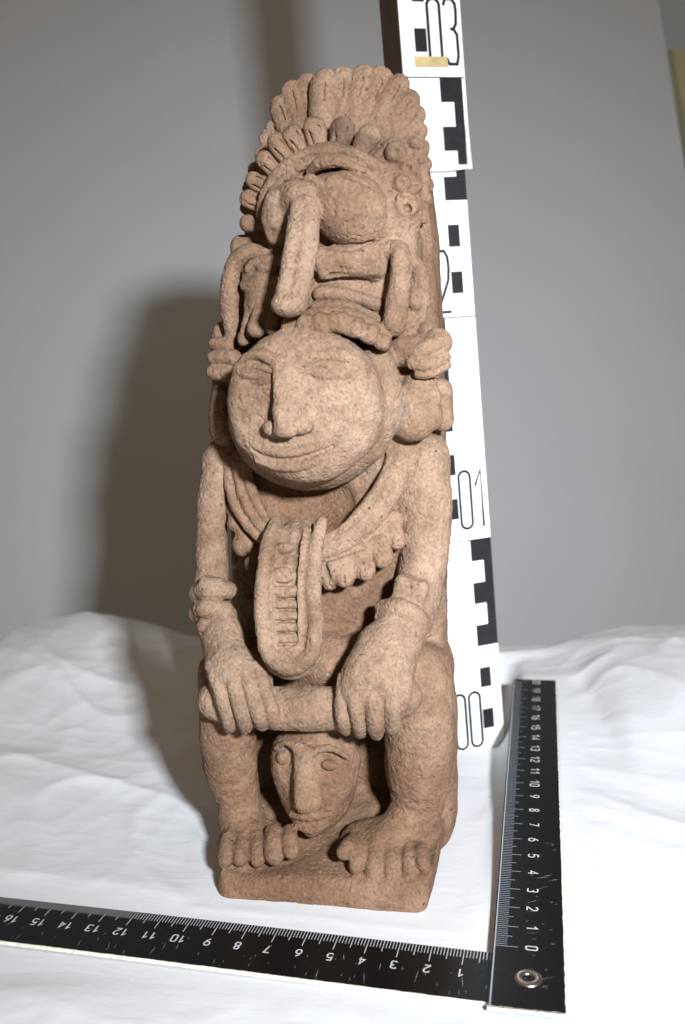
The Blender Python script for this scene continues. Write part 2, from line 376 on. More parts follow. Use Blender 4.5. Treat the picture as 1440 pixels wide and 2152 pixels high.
# ---- long pendant curling out of the collar
PE = part('pendant')
t([(628, 1135, 5.0, 46), (618, 1172, 4.05, 60), (607, 1230, 3.3, 68), (608, 1300, 2.88, 70), (612, 1362, 2.8, 70)], PE, .08, .55)
RIM = part('rim', PE)
t([(580, 1096, 4.5, 13), (560, 1150, 3.6, 15), (551, 1230, 2.86, 16), (552, 1320, 2.44, 17), (566, 1378, 2.34, 18), (612, 1402, 2.3, 20), (652, 1378, 2.36, 20), (663, 1320, 2.46, 19), (657, 1230, 2.88, 19), (662, 1160, 3.58, 17), (676, 1098, 4.5, 14)], RIM, .12)
for du in (-9, 11): t([(617+du, 1068, 4.75, 14), (610+du, 1120, 3.98, 15), (600+du, 1180, 3.08, 16), (598+du, 1260, 2.55, 17), (600+du, 1346, 2.28, 15)], None, .06)
for i, (u, v, y, r) in enumerate([(596, 1152, 3.56, 13), (592, 1208, 2.98, 18), (596, 1244, 2.82, 13), (597, 1270, 2.70, 10), (598, 1294, 2.62, 10), (599, 1318, 2.54, 10), (600, 1342, 2.48, 10)]):
    rg = part('rung', PE)
    if i < 2: e(u+3, v, y, r+9, r, .2, rg, .1)
    else: t([(u-22, v, y, r), (u+26, v-1, y, r)], rg, .04)
# ---- round face
FACE = part('face')
e(650, 870, 5.4, 172, 160, 2.2, FACE, .2)
disc(642, 851, 3.75, 165, .72, .55, FACE, .12, rot=(0, 0, 0), dome=.32, asp=1.03)
t([(792, 762, 4.7, 38), (806, 845, 4.75, 42), (776, 930, 4.95, 40)], FACE, .35)
NS = part('nose', FACE)
t([(586, 758, 2.82, 12), (586, 815, 2.56, 14), (589, 860, 2.34, 16), (595, 896, 2.18, 18)], NS, .1)
t([(597, 765, 2.9, 14), (604, 820, 2.72, 19), (611, 870, 2.5, 26)], NS, .2)
e(573, 900, 2.62, 21, 17, .34, NS, .1); e(634, 897, 2.62, 27, 15, .32, NS, .12)
e(600, 905, 2.24, 27, 15, .26, NS, .1)
t([(605, 770, 2.95, 14), (620, 830, 2.85, 18), (630, 870, 2.75, 18)], NS, .3)
BR1 = part('eyebrow', FACE); t([(497, 776, 3.3, 8), (515, 753, 3.0, 10), (545, 745, 2.85, 12), (582, 762, 2.8, 12)], BR1, .14)
BR2 = part('eyebrow', FACE); t([(636, 786, 2.72, 3), (662, 764, 2.66, 4), (705, 757, 2.68, 4), (755, 775, 2.86, 3)], None, .1)
t([(618, 770, 2.92, 12), (658, 753, 2.9, 13), (715, 748, 2.95, 12), (766, 770, 3.15, 9)], BR2, .28)
e(538, 788, 2.76, 38, 26, .15, None, .1); e(696, 785, 2.66, 62, 25, .22, None, .2)
e(550, 840, 2.6, 26, 42, .14, None, .2)
Y1 = part('eye', FACE)
t([(503, 781, 3.08, 6), (535, 771, 2.9, 8), (570, 777, 2.82, 7)], Y1, .03)
e(537, 788, 2.93, 34, 11, .2, Y1, .03)
t([(504, 799, 3.1, 5), (538, 806, 2.93, 7), (570, 799, 2.85, 6)], Y1, .03)
Y2 = part('eye', FACE)
t([(645, 780, 2.9, 4), (690, 768, 2.8, 6), (750, 785, 2.96, 5)], Y2, .06)
e(697, 787, 2.88, 46, 14, .2, Y2, .06)
t([(650, 800, 2.9, 3.5), (700, 809, 2.82, 5), (748, 797, 2.96, 4)], Y2, .06)
t([(640, 852, 2.72, 2.5), (690, 868, 2.68, 3), (745, 857, 2.84, 2.5)], None, .12)
e(700, 835, 2.95, 55, 26, .18, FACE, .25); e(520, 850, 3.25, 26, 40, .2, FACE, .25)
MO = part('mouth', FACE)
t([(536, 940, 3.06, 9), (572, 950, 2.88, 11), (615, 951, 2.8, 12), (660, 940, 2.86, 10), (698, 922, 2.98, 7)], MO, .12)
t([(541, 968, 3.06, 8), (580, 980, 2.93, 10), (620, 980, 2.88, 11), (668, 966, 2.92, 10), (710, 944, 3.04, 6)], MO, .14)
t([(530, 944, 2.95, 4), (560, 963, 2.82, 5), (605, 967, 2.73, 5), (652, 958, 2.78, 4.5), (700, 938, 2.9, 3)], None, .03)
# ---- ear ornaments beside the face
EL = part('ear_ornament')
t([(452, 722, 5.6, 14), (482, 722, 5.5, 16)], EL, .05); t([(450, 752, 5.4, 15), (490, 752, 5.3, 17)], EL, .05); t([(447, 783, 5.35, 16), (482, 786, 5.3, 18)], EL, .05)
t([(470, 700, 6.2, 25), (475, 820, 6.3, 30), (470, 900, 6.4, 30)], EL, .2)
t([(463, 830, 5.8, 18), (458, 870, 5.75, 20), (468, 912, 5.85, 24)], EL, .12)
ER = part('ear_ornament')
CU = part('cuff', ER)
t([(800, 740, 5.6, 30), (850, 738, 5.2, 34), (900, 735, 5.2, 34), (920, 720, 5.5, 30)], ER, .2)
t([(842, 728, 4.95, 18), (875, 738, 4.75, 18), (912, 724, 4.9, 18), (930, 716, 5.3, 15)], CU, .08)
t([(868, 762, 4.75, 16), (900, 765, 4.72, 16), (932, 750, 5.0, 15)], CU, .06)
t([(880, 785, 4.8, 11), (908, 784, 4.8, 11), (938, 766, 5.1, 10)], CU, .05)
KB = part('knob', ER)
t([(882, 815, 5.5, 38), (874, 850, 5.3, 44), (870, 878, 5.25, 46)], KB, .12)
t([(925, 820, 6.3, 25), (930, 880, 6.4, 25)], ER, .15)
t([(905, 830, 5.2, 22), (912, 885, 5.2, 20)], KB, .12)
e(868, 900, 5.2, 40, 26, .6, KB, .15)
t([(820, 800, 6, 40), (830, 900, 6.2, 40)], ER, .4)
# ---- mask above the face
MASK = part('mask')
bx(735, 600, 6.5, 148, 112, 1.6, .4, MASK, .2)
bx(600, 600, 6.9, 100, 100, 1.0, .4, MASK, .3)
e(720, 630, 5.7, 110, 85, 1.1, MASK, .3)
e(680, 445, 6.3, 145, 115, 1.5, MASK, .3)
SN = part('snout', MASK)
e(820, 425, 5.35, 58, 95, .85, MASK, .4)
e(738, 444, 4.6, 76, 71, 1.12, SN, .2, rot=(0, 0, 0))
e(700, 420, 4.6, 75, 52, 1.05, SN, .3)
e(770, 470, 4.9, 48, 42, .85, SN, .3)
e(590, 455, 5.0, 33, 62, 1.0, SN, .12)
e(640, 425, 4.6, 50, 40, 1.0, SN, .25)
t([(765, 350, 5.2, 14), (795, 400, 5.0, 16), (808, 450, 5.0, 14)], SN, .15)
NO = part('nose', MASK)
for du, r_, dy in ((-14, 18, .0), (14, 20, .0), (0, 22, .1)):
    t([(642+du, 432, 3.75+dy, r_), (637+du, 480, 3.35+dy, r_+1), (629+du, 540, 3.0+dy, r_+2), (618+du, 600, 2.72+dy, r_+3), (610+du, 636, 2.7+dy, r_+3)], NO, .05, 1.15)
t([(640, 440, 3.42, 4), (635, 500, 3.0, 4), (626, 560, 2.68, 4), (618, 606, 2.45, 3)], None, .04)
t([(668, 452, 3.55, 6), (662, 500, 3.2, 7), (652, 560, 2.88, 7), (644, 612, 2.62, 7)], NO, .05)
e(607, 640, 2.6, 36, 26, .5, NO, .12)
t([(602, 450, 4.3, 10), (606, 418, 4.0, 12), (635, 404, 3.75, 13), (668, 410, 3.8, 12), (688, 432, 4.05, 9)], NO, .1)
t([(612, 462, 4.1, 8), (622, 430, 3.7, 10), (645, 418, 3.5, 10)], NO, .1)
t([(574, 500, 4.5, 13), (566, 455, 4.45, 16), (584, 414, 4.3, 17), (625, 394, 4.1, 17), (668, 398, 3.95, 15)], SN, .12)
LID = part('eyelid', MASK)
t([(652, 360, 4.45, 9), (672, 344, 4.2, 13), (715, 340, 4.12, 12), (762, 358, 4.35, 8)], LID, .1)
t([(636, 388, 4.0, 8), (652, 374, 3.78, 9), (672, 384, 3.72, 8)], LID, .06)
t([(688, 380, 3.66, 6), (722, 366, 3.74, 8), (762, 384, 3.76, 7), (782, 396, 3.88, 4)], LID, .08)
t([(585, 388, 4.9, 6), (610, 372, 4.7, 8), (632, 376, 4.5, 7)], LID, .06)
# upper jaw band and the slit under it
JW = part('jaw_band', MASK)
t([(670, 548, 4.7, 28), (730, 548, 4.6, 30), (785, 560, 4.8, 30)], JW, .1)
bx(738, 552, 4.9, 64, 32, .65, .15, JW, .12)
t([(675, 578, 4.45, 5), (720, 580, 4.25, 6), (760, 588, 4.3, 7), (795, 597, 4.5, 5)], None, .05)
t([(675, 592, 4.75, 7), (730, 588, 4.6, 9), (800, 606, 4.7, 6)], None, .06)
t([(672, 618, 4.65, 14), (730, 620, 4.6, 15), (790, 640, 4.8, 13)], JW, .1)
t([(668, 650, 4.2, 18), (730, 650, 4.1, 18), (785, 672, 4.4, 15)], JW, .12)
t([(612, 672, 4.0, 16), (680, 664, 3.85, 18), (745, 668, 3.85, 18), (806, 702, 4.25, 14)], JW, .12)
for u, v, y, r in [(612, 690, 3.62, 17), (645, 686, 3.5, 20), (680, 684, 3.45, 20), (713, 680, 3.42, 20), (746, 690, 3.5, 20), (778, 704, 3.68, 18), (806, 722, 3.95, 15)]:
    nb = part('nub', MASK); bx(u, v-3, y+.03, r*1.0, r*1.05, .38, .17, nb, .1, rot=(0, 12, 0)); e(u+3, v+5, y+.02, r*.7, r*.7, .42, nb, .12)
# hanging straps: a loop on the left, a hooked strap on the right
STL = part('strap', MASK)
t([(488, 700, 5.5, 17), (482, 650, 5.3, 19), (484, 600, 5.1, 19), (492, 555, 5.0, 19), (518, 530, 5.0, 18), (550, 532, 5.1, 16), (580, 540, 5.2, 12)], STL, .08)
FI = part('scroll', MASK)
t([(520, 588, 4.85, 12), (526, 562, 4.7, 13), (552, 548, 4.6, 13), (590, 545, 4.6, 13)], FI, .05)
e(560, 562, 4.55, 22, 13, .28, FI, .04); e(522, 567, 4.6, 9, 12, .2, FI, .04)
t([(515, 600, 4.75, 11), (550, 592, 4.6, 14), (590, 590, 4.6, 14)], FI, .05)
t([(530, 622, 4.85, 11), (555, 614, 4.65, 13), (585, 610, 4.6, 13)], FI, .05)
t([(524, 644, 4.85, 11), (550, 634, 4.65, 13), (585, 632, 4.6, 12)], FI, .05)
t([(552, 645, 4.65, 14), (544, 672, 4.4, 18), (538, 690, 4.35, 20)], FI, .06)
t([(560, 600, 5.1, 45), (555, 660, 5.2, 40)], FI, .1)
t([(528, 655, 4.9, 13), (520, 690, 4.8, 15), (512, 714, 4.9, 13)], FI, .08)
t([(568, 660, 4.6, 12), (572, 690, 4.3, 15)], FI, .06)
STR = part('strap', MASK)
t([(795, 548, 5.0, 18), (815, 528, 4.8, 20), (840, 530, 4.6, 22), (842, 575, 4.45, 23), (836, 630, 4.35, 25), (829, 680, 4.3, 26)], STR, .12)
t([(855, 540, 5.1, 16), (878, 570, 5.2, 18), (886, 620, 5.3, 18), (880, 665, 5.4, 16)], STR, .12)
t([(858, 545, 5.0, 3), (863, 600, 4.95, 4), (860, 655, 5.0, 3)], None, .1)
e(874, 628, 5.1, 18, 24, .35, STR, .1); e(876, 628, 4.75, 7, 9, .12, None, .05)
# right side disc with a drilled hole and the knobs above it
DS = part('ear_disc', MASK)
e(850, 448, 5.4, 38, 52, .85, DS, .12)
e(852, 432, 4.75, 30, 26, .3, DS, .15)
t([(835, 430, 4.52, 5), (842, 412, 4.45, 6), (862, 410, 4.5, 6), (874, 428, 4.62, 5), (868, 448, 4.6, 5)], DS, .08)
e(855, 437, 4.4, 9, 9, .3, None, .05)
e(840, 390, 5.4, 46, 42, .7, DS, .3)
# headband arcs
HB = part('headband')
t([(545, 455, 5.2, 8), (558, 408, 5.0, 11), (588, 360, 4.8, 13), (636, 328, 4.65, 14), (692, 314, 4.55, 15), (742, 322, 4.6, 14), (795, 350, 4.85, 12)], HB, .06)
t([(566, 432, 5.0, 7), (584, 390, 4.8, 8), (622, 355, 4.65, 9), (675, 337, 4.55, 10), (735, 342, 4.55, 9), (790, 380, 4.75, 8), (815, 420, 5.0, 8)], HB, .05)
e(690, 400, 6.3, 155, 110, 1.5, MASK, .3)
# ---- headdress
HD = part('headdress')
e(720, 330, 7.4, 150, 150, 1.5, HD, .5)
poly([(520, 470), (520, 420), (540, 350), (562, 285), (585, 225), (612, 190), (650, 170), (690, 160), (745, 156), (805, 160), (842, 178), (866, 208), (880, 250), (888, 320), (890, 400), (880, 450), (700, 420)], 6.22, 7.6, .3, HD, .1, yp=6.3)
INNER = [((560, 478), (521, 470), 5.5, 17), ((562, 440), (523, 418), 5.45, 18), ((570, 405), (534, 378), 5.35, 18), ((588, 372), (556, 336), 5.25, 19), ((612, 345), (581, 300), 5.1, 20), ((640, 325), (616, 284), 5.0, 21), ((668, 312), (661, 270), 4.9, 24), ((712, 310), (720, 272), 4.85, 25), ((755, 318), (776, 286), 4.9, 24), ((800, 338), (828, 316), 5.1, 25), ((830, 385), (860, 360), 5.35, 24)]
def feather(a, b, y0, y1, r, k=.06, groove=True, lean=.0):
    f = part('feather', HD)
    (u0, v0), (u1, v1) = a, b
    um, vm = (u0+u1)/2, (v0+v1)/2
    t([(u0, v0, y0, r*.75), (um, vm, (y0+y1)/2-lean, r*.95), (u1, v1, y1, r)], f, k, .55)
    return f
LONG = [((640, 300), (523, 478), 6.3, 6.5, 12), ((640, 300), (517, 440), 6.2, 6.5, 14), ((650, 310), (522, 398), 6.2, 6.5, 14), ((650, 310), (534, 358), 6.2, 6.5, 14), ((655, 310), (547, 325), 6.2, 6.55, 14), ((660, 320), (560, 292), 6.2, 6.6, 16),
        ((650, 320), (572, 268), 6.1, 6.6, 14), ((612, 300), (588, 222), 6.0, 6.55, 19), ((635, 290), (614, 192), 6.0, 6.6, 21), ((655, 285), (645, 172), 6.0, 6.65, 18),
        ((671, 272), (682, 172), 5.75, 6.25, 24), ((712, 268), (722, 164), 5.9, 6.5, 21), ((733, 270), (764, 160), 5.9, 6.5, 22), ((758, 274), (803, 164), 5.9, 6.5, 22), ((782, 276), (838, 178), 5.85, 6.4, 22), ((802, 284), (862, 208), 5.85, 6.3, 20), ((820, 296), (874, 242), 5.85, 6.3, 18), ((834, 312), (880, 276), 5.85, 6.3, 16), ((846, 338), (886, 310), 5.9, 6.3, 15), ((852, 362), (890, 345), 6.0, 6.4, 14), ((858, 380), (896, 385), 6.3, 6.7, 13)]
for a, b, y0, y1, r in LONG:
    r *= 1.15; y1 -= .12; b = (b[0]+(a[0]-b[0])*.03, b[1]+(a[1]-b[1])*.03)
    feather(a, b, y0, y1, r)
    um, vm = a[0]*.35+b[0]*.65, a[1]*.35+b[1]*.65; ym = y0*.35+y1*.65
    rr = pxcm(r, ym)/2
    t([(um, vm, ym-.55*pxcm(r, ym)+.01, 2.8), (b[0], b[1], y1-.55*pxcm(r, y1)+.02, 2.8)], None, .08)
for i, (a, b, y, r) in enumerate(INNER):
    f = part('feather', HD)
    t([(*a, y+.05, r*.8), (*b, y, r)], f, .05, .85)
    # U-shaped groove inside the tip
    du, dv = b[0]-a[0], b[1]-a[1]; L = math.hypot(du, dv)+1e-6; du, dv = du/L, dv/L; nu, nv = -dv, du
    yy = y-.85*pxcm(r, y)+.05
    if i not in (0, 10):
        w_ = r*.42
        if i != 8: t([(a[0]-nu*w_+du*8, a[1]-nv*w_+dv*8, yy+.07, 2.8), (b[0]-nu*w_, b[1]-nv*w_, yy+.07, 3.2), (b[0]+du*r*.35, b[1]+dv*r*.35, yy+.07, 3.2), (b[0]+nu*w_, b[1]+nv*w_, yy+.07, 3.2), (a[0]+nu*w_+du*8, a[1]+nv*w_+dv*8, yy+.07, 2.8)], None, .05)
for u_, v_, y_, r_ in [(832, 320, 4.98, 23), (858, 352, 5.1, 22), (845, 385, 4.85, 19), (873, 392, 5.2, 16)]:
    y_ -= .22; kn = part('knob', HD); e(u_, v_, y_, r_, r_*.95, .3, kn, .1); e(u_-1, v_, y_-.3, r_*.3, r_*.3, .12, None, .06)
for u_, v_, u2, v2, y_ in [(866, 300, 890, 318, 5.5), (876, 330, 896, 350, 5.6), (884, 372, 902, 392, 5.8), (886, 410, 904, 428, 5.9)]:
    t([(u_, v_, y_+.35, 8), ((u_+u2)/2+2, (v_+v2)/2-4, y_+.42, 9), (u2, v2, y_+.7, 8)], HD, .15)
t([(800, 345, 5.35, 10), (822, 375, 5.4, 11), (835, 400, 5.4, 10)], HD, .12)
t([(872, 300, 6.2, 12), (880, 340, 6.2, 12), (888, 400, 6.3, 12), (890, 460, 6.5, 12)], HD, .12)

t([(684, 516, 4.35, 7), (735, 521, 4.25, 8), (780, 510, 4.5, 7)], None, .08)
t([(548, 508, 4.9, 10), (552, 490, 5.0, 9)], None, .1)
e(558, 1190, 5.6, 30, 70, .9, None, .25)
# ---- rough, worn stone: wobble the field a little before meshing
def lattice(P, freq, seed):
    """smooth value noise at points P (n,3), roughly -1..1"""
    r = np.random.RandomState(seed); q = P*freq; i0 = np.floor(q).astype(int); f = (q-i0); f = f*f*(3-2*f)
    i0 = i0-i0.min(0); T = r.uniform(-1, 1, i0.max(0)+2).astype(np.float32)
    out = 0
    for a in (0, 1):
        for b in (0, 1):
            for c in (0, 1):
                wt = (f[:, 0] if a else 1-f[:, 0])*(f[:, 1] if b else 1-f[:, 1])*(f[:, 2] if c else 1-f[:, 2])
                out = out+wt*T[i0[:, 0]+a, i0[:, 1]+b, i0[:, 2]+c]
    return out
def surface_nets(F):
    sg = F < 0
    n = sg[:-1, :-1, :-1].astype(np.uint8)
    for a, b, c in ((1, 0, 0), (0, 1, 0), (0, 0, 1), (1, 1, 0), (1, 0, 1), (0, 1, 1), (1, 1, 1)):
        n += sg[a:F.shape[0]-1+a, b:F.shape[1]-1+b, c:F.shape[2]-1+c]
    I, J, K = np.nonzero((n > 0) & (n < 8))
    idx = np.full(n.shape, -1, np.int32); idx[I, J, K] = np.arange(len(I))
    del n
    cor = {}
    for a in (0, 1):
        for b in (0, 1):
            for c in (0, 1): cor[a, b, c] = F[I+a, J+b, K+c]
    P = np.zeros((len(I), 3)); W = np.zeros(len(I))
    for ax in range(3):
        for b in (0, 1):
            for c in (0, 1):
                p = [b, c]; p.insert(ax, 0); q = [b, c]; q.insert(ax, 1)
                f0, f1 = cor[tuple(p)], cor[tuple(q)]
                m = (f0 < 0) != (f1 < 0)
                t_ = np.where(m, f0/(f0-f1+1e-12), 0)
                for d in range(3): P[:, d] += np.where(m, t_ if d == ax else p[d], 0)
                W += m
    P = P/W[:, None]+np.stack([I, J, K], 1)
    quads = []
    for ax in range(3):
        s0 = [slice(None)]*3; s1 = [slice(None)]*3; s0[ax] = slice(0, -1); s1[ax] = slice(1, None)
        a, b = sg[tuple(s0)], sg[tuple(s1)]
        X = np.array(np.nonzero(a != b)); o1, o2 = (ax+1) % 3, (ax+2) % 3
        ok = (X[o1] > 0) & (X[o2] > 0) & (X[o1] < F.shape[o1]-1) & (X[o2] < F.shape[o2]-1); X = X[:, ok]
        ins = a[tuple(X)]
        def g(d1, d2):
            Y = X.copy(); Y[o1] -= d1; Y[o2] -= d2; return idx[tuple(Y)]
        q = np.stack([g(1, 1), g(0, 1), g(0, 0), g(1, 0)], 1)
        q[~ins] = q[~ins][:, ::-1]
        quads.append(q)
    return P, np.vstack(quads), np.stack([I, J, K], 1)
FIELD[:, :, :int(round((0-G0[2])/VX))+0] = np.maximum(FIELD[:, :, :int(round((0-G0[2])/VX))], .5)   # flat underside
FIELD[0] = FIELD[-1] = 1; FIELD[:, 0] = FIELD[:, -1] = 1; FIELD[:, :, 0] = FIELD[:, :, -1] = 1
VP, QD, CI = surface_nets(FIELD)
VP = VP*VX+G0
def vnormals(V, Q):
    n = np.cross(V[Q[:, 2]]-V[Q[:, 0]], V[Q[:, 3]]-V[Q[:, 1]]); out = np.zeros_like(V)
    for c in range(3):
        for k in range(4): out[:, c] += np.bincount(Q[:, k], n[:, c], len(V))
    return out/(np.linalg.norm(out, axis=1)[:, None]+1e-12)
# one light relaxation removes the voxel terracing
def relax(V, Q, lam):
    acc = np.zeros_like(V); cnt = np.zeros(len(V))
    for k in range(4):
        a, b = Q[:, k], Q[:, (k+1) % 4]
        for c in range(3): acc[:, c] += np.bincount(a, V[b, c], len(V))
        cnt += np.bincount(a, minlength=len(V))
    return V+(acc/np.maximum(cnt, 1)[:, None]-V)*lam
VP = relax(VP, QD, .35)
NV = vnormals(VP, QD)
disp = .035*lattice(VP, 1.3, 1)+.018*lattice(VP, 3.1, 2)+.010*lattice(VP, 6.3, 3)+.009*lattice(VP, 12.5, 4)
pit = lattice(VP, 10., 5)*.6+lattice(VP, 19., 6)*.4
disp -= .05*np.clip((pit-.32)/.3, 0, 1)
VP = VP+NV*disp[:, None]
NV = vnormals(VP, QD)
vlab = LAB[CI[:, 0], CI[:, 1], CI[:, 2]]
# pigment and wear as a tint that belongs to the stone
base = np.ones((len(VP), 3))
g1 = np.clip(lattice(VP, .55, 11)*.5+lattice(VP, 1.4, 12)*.5+.5, 0, 1)[:, None]
pale = np.array([1.18, 1.20, 1.22]); redd = np.array([.80, .68, .60])
mixv = np.clip(.72-.55*g1, 0, 1)
zz = VP[:, 2:3]; xx = VP[:, 0:1]
low = np.clip((8.0-zz)/4.5, 0, 1)
mixv = np.clip(mixv+.5*low*(zz > -1)+.12, 0, 1)
worn = np.isin(vlab, [i for i, (n_, p_) in enumerate(PARTS) if n_ in ('hand', 'finger', 'arm', 'bracelet', 'pendant', 'rim', 'rung', 'face', 'nose', 'bar')])[:, None]
mixv = np.where(worn & (zz > 5.0), mixv*.35, mixv)
dull = np.isin(vlab, [i for i, (n_, p_) in enumerate(PARTS) if n_ in ('torso', 'back_slab')])[:, None]
mixv = np.where(dull, np.clip(mixv+.35, 0, 1.1), mixv)
TINT = pale*(1-mixv)+redd*mixv
pp = at(744, 305, 5.0); pq = at(700, 288, 5.0)     # dark purple pigment patch on the headband
dd_ = np.minimum(np.linalg.norm((VP-pp)/[.75, 1.2, .34], axis=1), np.linalg.norm((VP-at(722, 275, 5.1))/[.42, 1.2, .45], axis=1))+.25*lattice(VP, 3., 21)
k_ = np.clip((1.15-dd_)/.35, 0, 1)[:, None]*.75
TINT = TINT*(1-k_)+np.array([.48, .40, .46])*k_
MST = mat_stone()
statue = empty('stone_statue', (-5.8, 6, 0))
tag(statue, 'weathered pinkish brown stone figure with feather headdress, round face and hands on a bar', 'statue')
flab = vlab[QD[:, 0]]
order = np.argsort(flab, kind='stable'); ids, starts = np.unique(flab[order], return_index=True)
starts = list(starts)+[len(order)]
PO = {}
def emit(i, qs):
    name, par = PARTS[i]
    q = QD[qs]; u_, inv = np.unique(q, return_inverse=True); inv = inv.reshape(-1)
    me = bpy.data.meshes.new(name)
    me.vertices.add(len(u_)); me.vertices.foreach_set('co', ((VP[u_]-[-5.8, 6, 0])*S).astype(np.float32).ravel())
    me.loops.add(len(inv)); me.loops.foreach_set('vertex_index', inv.astype(np.int32))
    me.polygons.add(len(q)); me.polygons.foreach_set('loop_start', np.arange(0, len(inv), 4, dtype=np.int32))
    me.polygons.foreach_set('loop_total', np.full(len(q), 4, np.int32)) if False else None
    me.update(calc_edges=True)
    me.polygons.foreach_set('use_smooth', [True]*len(q))
    ca = me.color_attributes.new('tint', 'FLOAT_COLOR', 'POINT')
    ca.data.foreach_set('color', np.hstack([TINT[u_], np.ones((len(u_), 1))]).astype(np.float32).ravel())
    me.normals_split_custom_set_from_vertices(NV[u_].tolist())
    me.materials.append(MST)
    o = bpy.data.objects.new(name, me); COL.objects.link(o); PO[i] = o
    return o
small = {}
for n_, i in enumerate(ids):
    qs = order[starts[n_]:starts[n_+1]]
    emit(int(i), qs)
for i, o in PO.items():
    par = PARTS[i][1]
    while par is not None and par not in PO: par = PARTS[par][1]
    o.parent = PO[par] if par is not None else statue
print('statue', len(VP), 'verts', len(PO), 'parts of', len(PARTS))
del FIELD, LAB
# ------------------------------------------------------------------ cloth under everything
def smooth(a, b, x):
    q = np.clip((x-a)/(b-a), 0, 1); return q*q*(3-2*q)
CREST = np.array([at(u, v, 25.) for u, v in ((-900, 1480), (-200, 1430), (0, 1360), (60, 1312), (150, 1304), (240, 1314), (330, 1344), (420, 1356), (700, 1376), (1060, 1380), (1150, 1374), (1250, 1352), (1330, 1338), (1440, 1328), (1700, 1328), (2400, 1400))])
def cloth_base(x, y):
    """big shape of the cloth: flat round the statue, swelling under the far ruler and at the far edge"""
    z = smooth(-.7, .5, x)*np.clip(y-1, 0, 40)*.095+np.clip(-x-11.5, 0, 40)*.06*smooth(1.5, 9, y)
    # far side: the cloth climbs over a bank and drops behind it
    lo = 9+11.3*smooth(-8, -4, x)*(1-smooth(3, 5.5, x))
    k = np.clip((y-lo)/(24.8-lo), 0, 1); k = (k*k*(3-2*k))**1.1
    z = z*(1-k)+np.interp(x, CREST[:, 0], CREST[:, 2])*k
    return z-np.clip(y-25, 0, 20)**1.5*.12
def ridged(P, f, s): return 1-np.abs(lattice(P, f, s))
def folds(x, y):
    P = np.stack([x, y, 0*x], 1)
    wx = lattice(P, .11, 31)*3.4; wy = lattice(P, .13, 32)*3.0
    def dirn(ang, fx, fy, s, off=0):
        c, sn = math.cos(ang), math.sin(ang)
        a = (x+wx)*c+(y+wy)*sn; b = -(x+wx)*sn+(y+wy)*c
        return np.stack([a*fx+off, b*fy, 0*x], 1)
    h = .34*(ridged(dirn(-.12, .085, .20, 0), 1, 41)**2-.4)
    h += .34*(ridged(dirn(.45, .11, .22, 0, 9), 1, 42)**3-.3)
    h += .20*(ridged(dirn(-.7, .17, .36, 0, 3), 1, 43)**4-.2)
    h += .05*(ridged(dirn(1.2, .3, .6, 0, 5), 1, 44)**5-.2)
    h += .035*(ridged(dirn(.1, .5, 1.1, 0, 5), 1, 45)**5-.2)+.025*lattice(P, .9, 46)+.010*lattice(P, 2.1, 47)
    return h
def cloth_height(x, y):
    h = folds(x, y)
    # pressed flat under the statue and the rulers
    fl = np.ones_like(x)
    fl = np.minimum(fl, smooth(0, 2.2, np.maximum(np.maximum(-9.8-x, x+1.6), np.maximum(1.6-y, y-11.0))))
    fl = np.minimum(fl, smooth(-.2, 1.6, np.maximum(np.maximum(-x, x-2.4), y-21)))
    fl = np.minimum(fl, smooth(0, 1.6, np.maximum(-2.8-y, y-.55+.03*(x+6))))
    fl = np.minimum(fl, smooth(0, 2., np.maximum(np.abs(x+1.8)-2, np.abs(y-16.6)-2)))
    amp = .48+.35*smooth(2, 20, y)
    return cloth_base(x, y)+h*fl*amp-.02*(1-fl)+.03
nx, ny = 460, 400
gx = np.linspace(-62, 36, nx); gy = np.concatenate([np.linspace(-17, 34.5, ny-14), 34.5+np.array([.3, .6, .9, 1.1, 1.25, 1.35, 1.4, 1.42, 1.44, 1.46, 1.48, 1.5, 1.52, 1.54])])
XX, YY = np.meshgrid(gx, gy, indexing='ij')
# the far edge is not straight
ED = lattice(np.stack([gx, 0*gx, 0*gx], 1), .16, 51)*1.2
YY = YY+(ED*1.0)[:, None]*smooth(28, 34, YY)
ZZ = cloth_height(XX.ravel(), YY.ravel()).reshape(XX.shape)
drop = np.array([.02, .08, .2, .42, .8, 1.3, 2, 3, 4.5, 6.5, 9, 12, 16, 20])
ZZ[:, -14:] = ZZ[:, -15:-14]-drop[None, :]
N = NT('white_cloth'); g = N.n('ShaderNodeNewGeometry')
n1 = N.n('ShaderNodeTexNoise', Scale=60., Detail=5., Roughness=.55, Distortion=.6); N.l(g, 'Position', n1, 'Vector')
mpn = N.n('ShaderNodeMapping'); mpn.inputs['Scale'].default_value = (22, 75, 40); mpn.inputs['Rotation'].default_value = (0, 0, .25); N.l(g, 'Position', mpn, 'Vector')
n2 = N.n('ShaderNodeTexNoise', Scale=1., Detail=6., Roughness=.62, Distortion=1.3); N.l(mpn, 0, n2, 'Vector')
N.b.inputs['Base Color'].default_value = (.71, .72, .73, 1); N.b.inputs['Roughness'].default_value = .55
N.b.inputs['Specular IOR Level'].default_value = .3; N.b.inputs['Sheen Weight'].default_value = .1
b1 = N.n('ShaderNodeBump', Strength=.22, Distance=.0013); N.l(n2, 0, b1, 'Height')
b2 = N.n('ShaderNodeBump', Strength=.3, Distance=.001); N.l(n1, 0, b2, 'Height'); N.l(b1, 0, b2, 'Normal'); N.l(b2, 0, N.b, 'Normal')
MCLOTH = N.m
def gridobj(name, X, Y, Z, m):
    a, b = X.shape
    V = np.stack([X.ravel(), Y.ravel(), Z.ravel()], 1)
    i = np.arange(a-1)[:, None]*b+np.arange(b-1)[None, :]; i = i.ravel()
    return meshobj(name, V, np.stack([i, i+b, i+b+1, i+1], 1), m)
cl = gridobj('cloth', XX, YY, ZZ, MCLOTH)
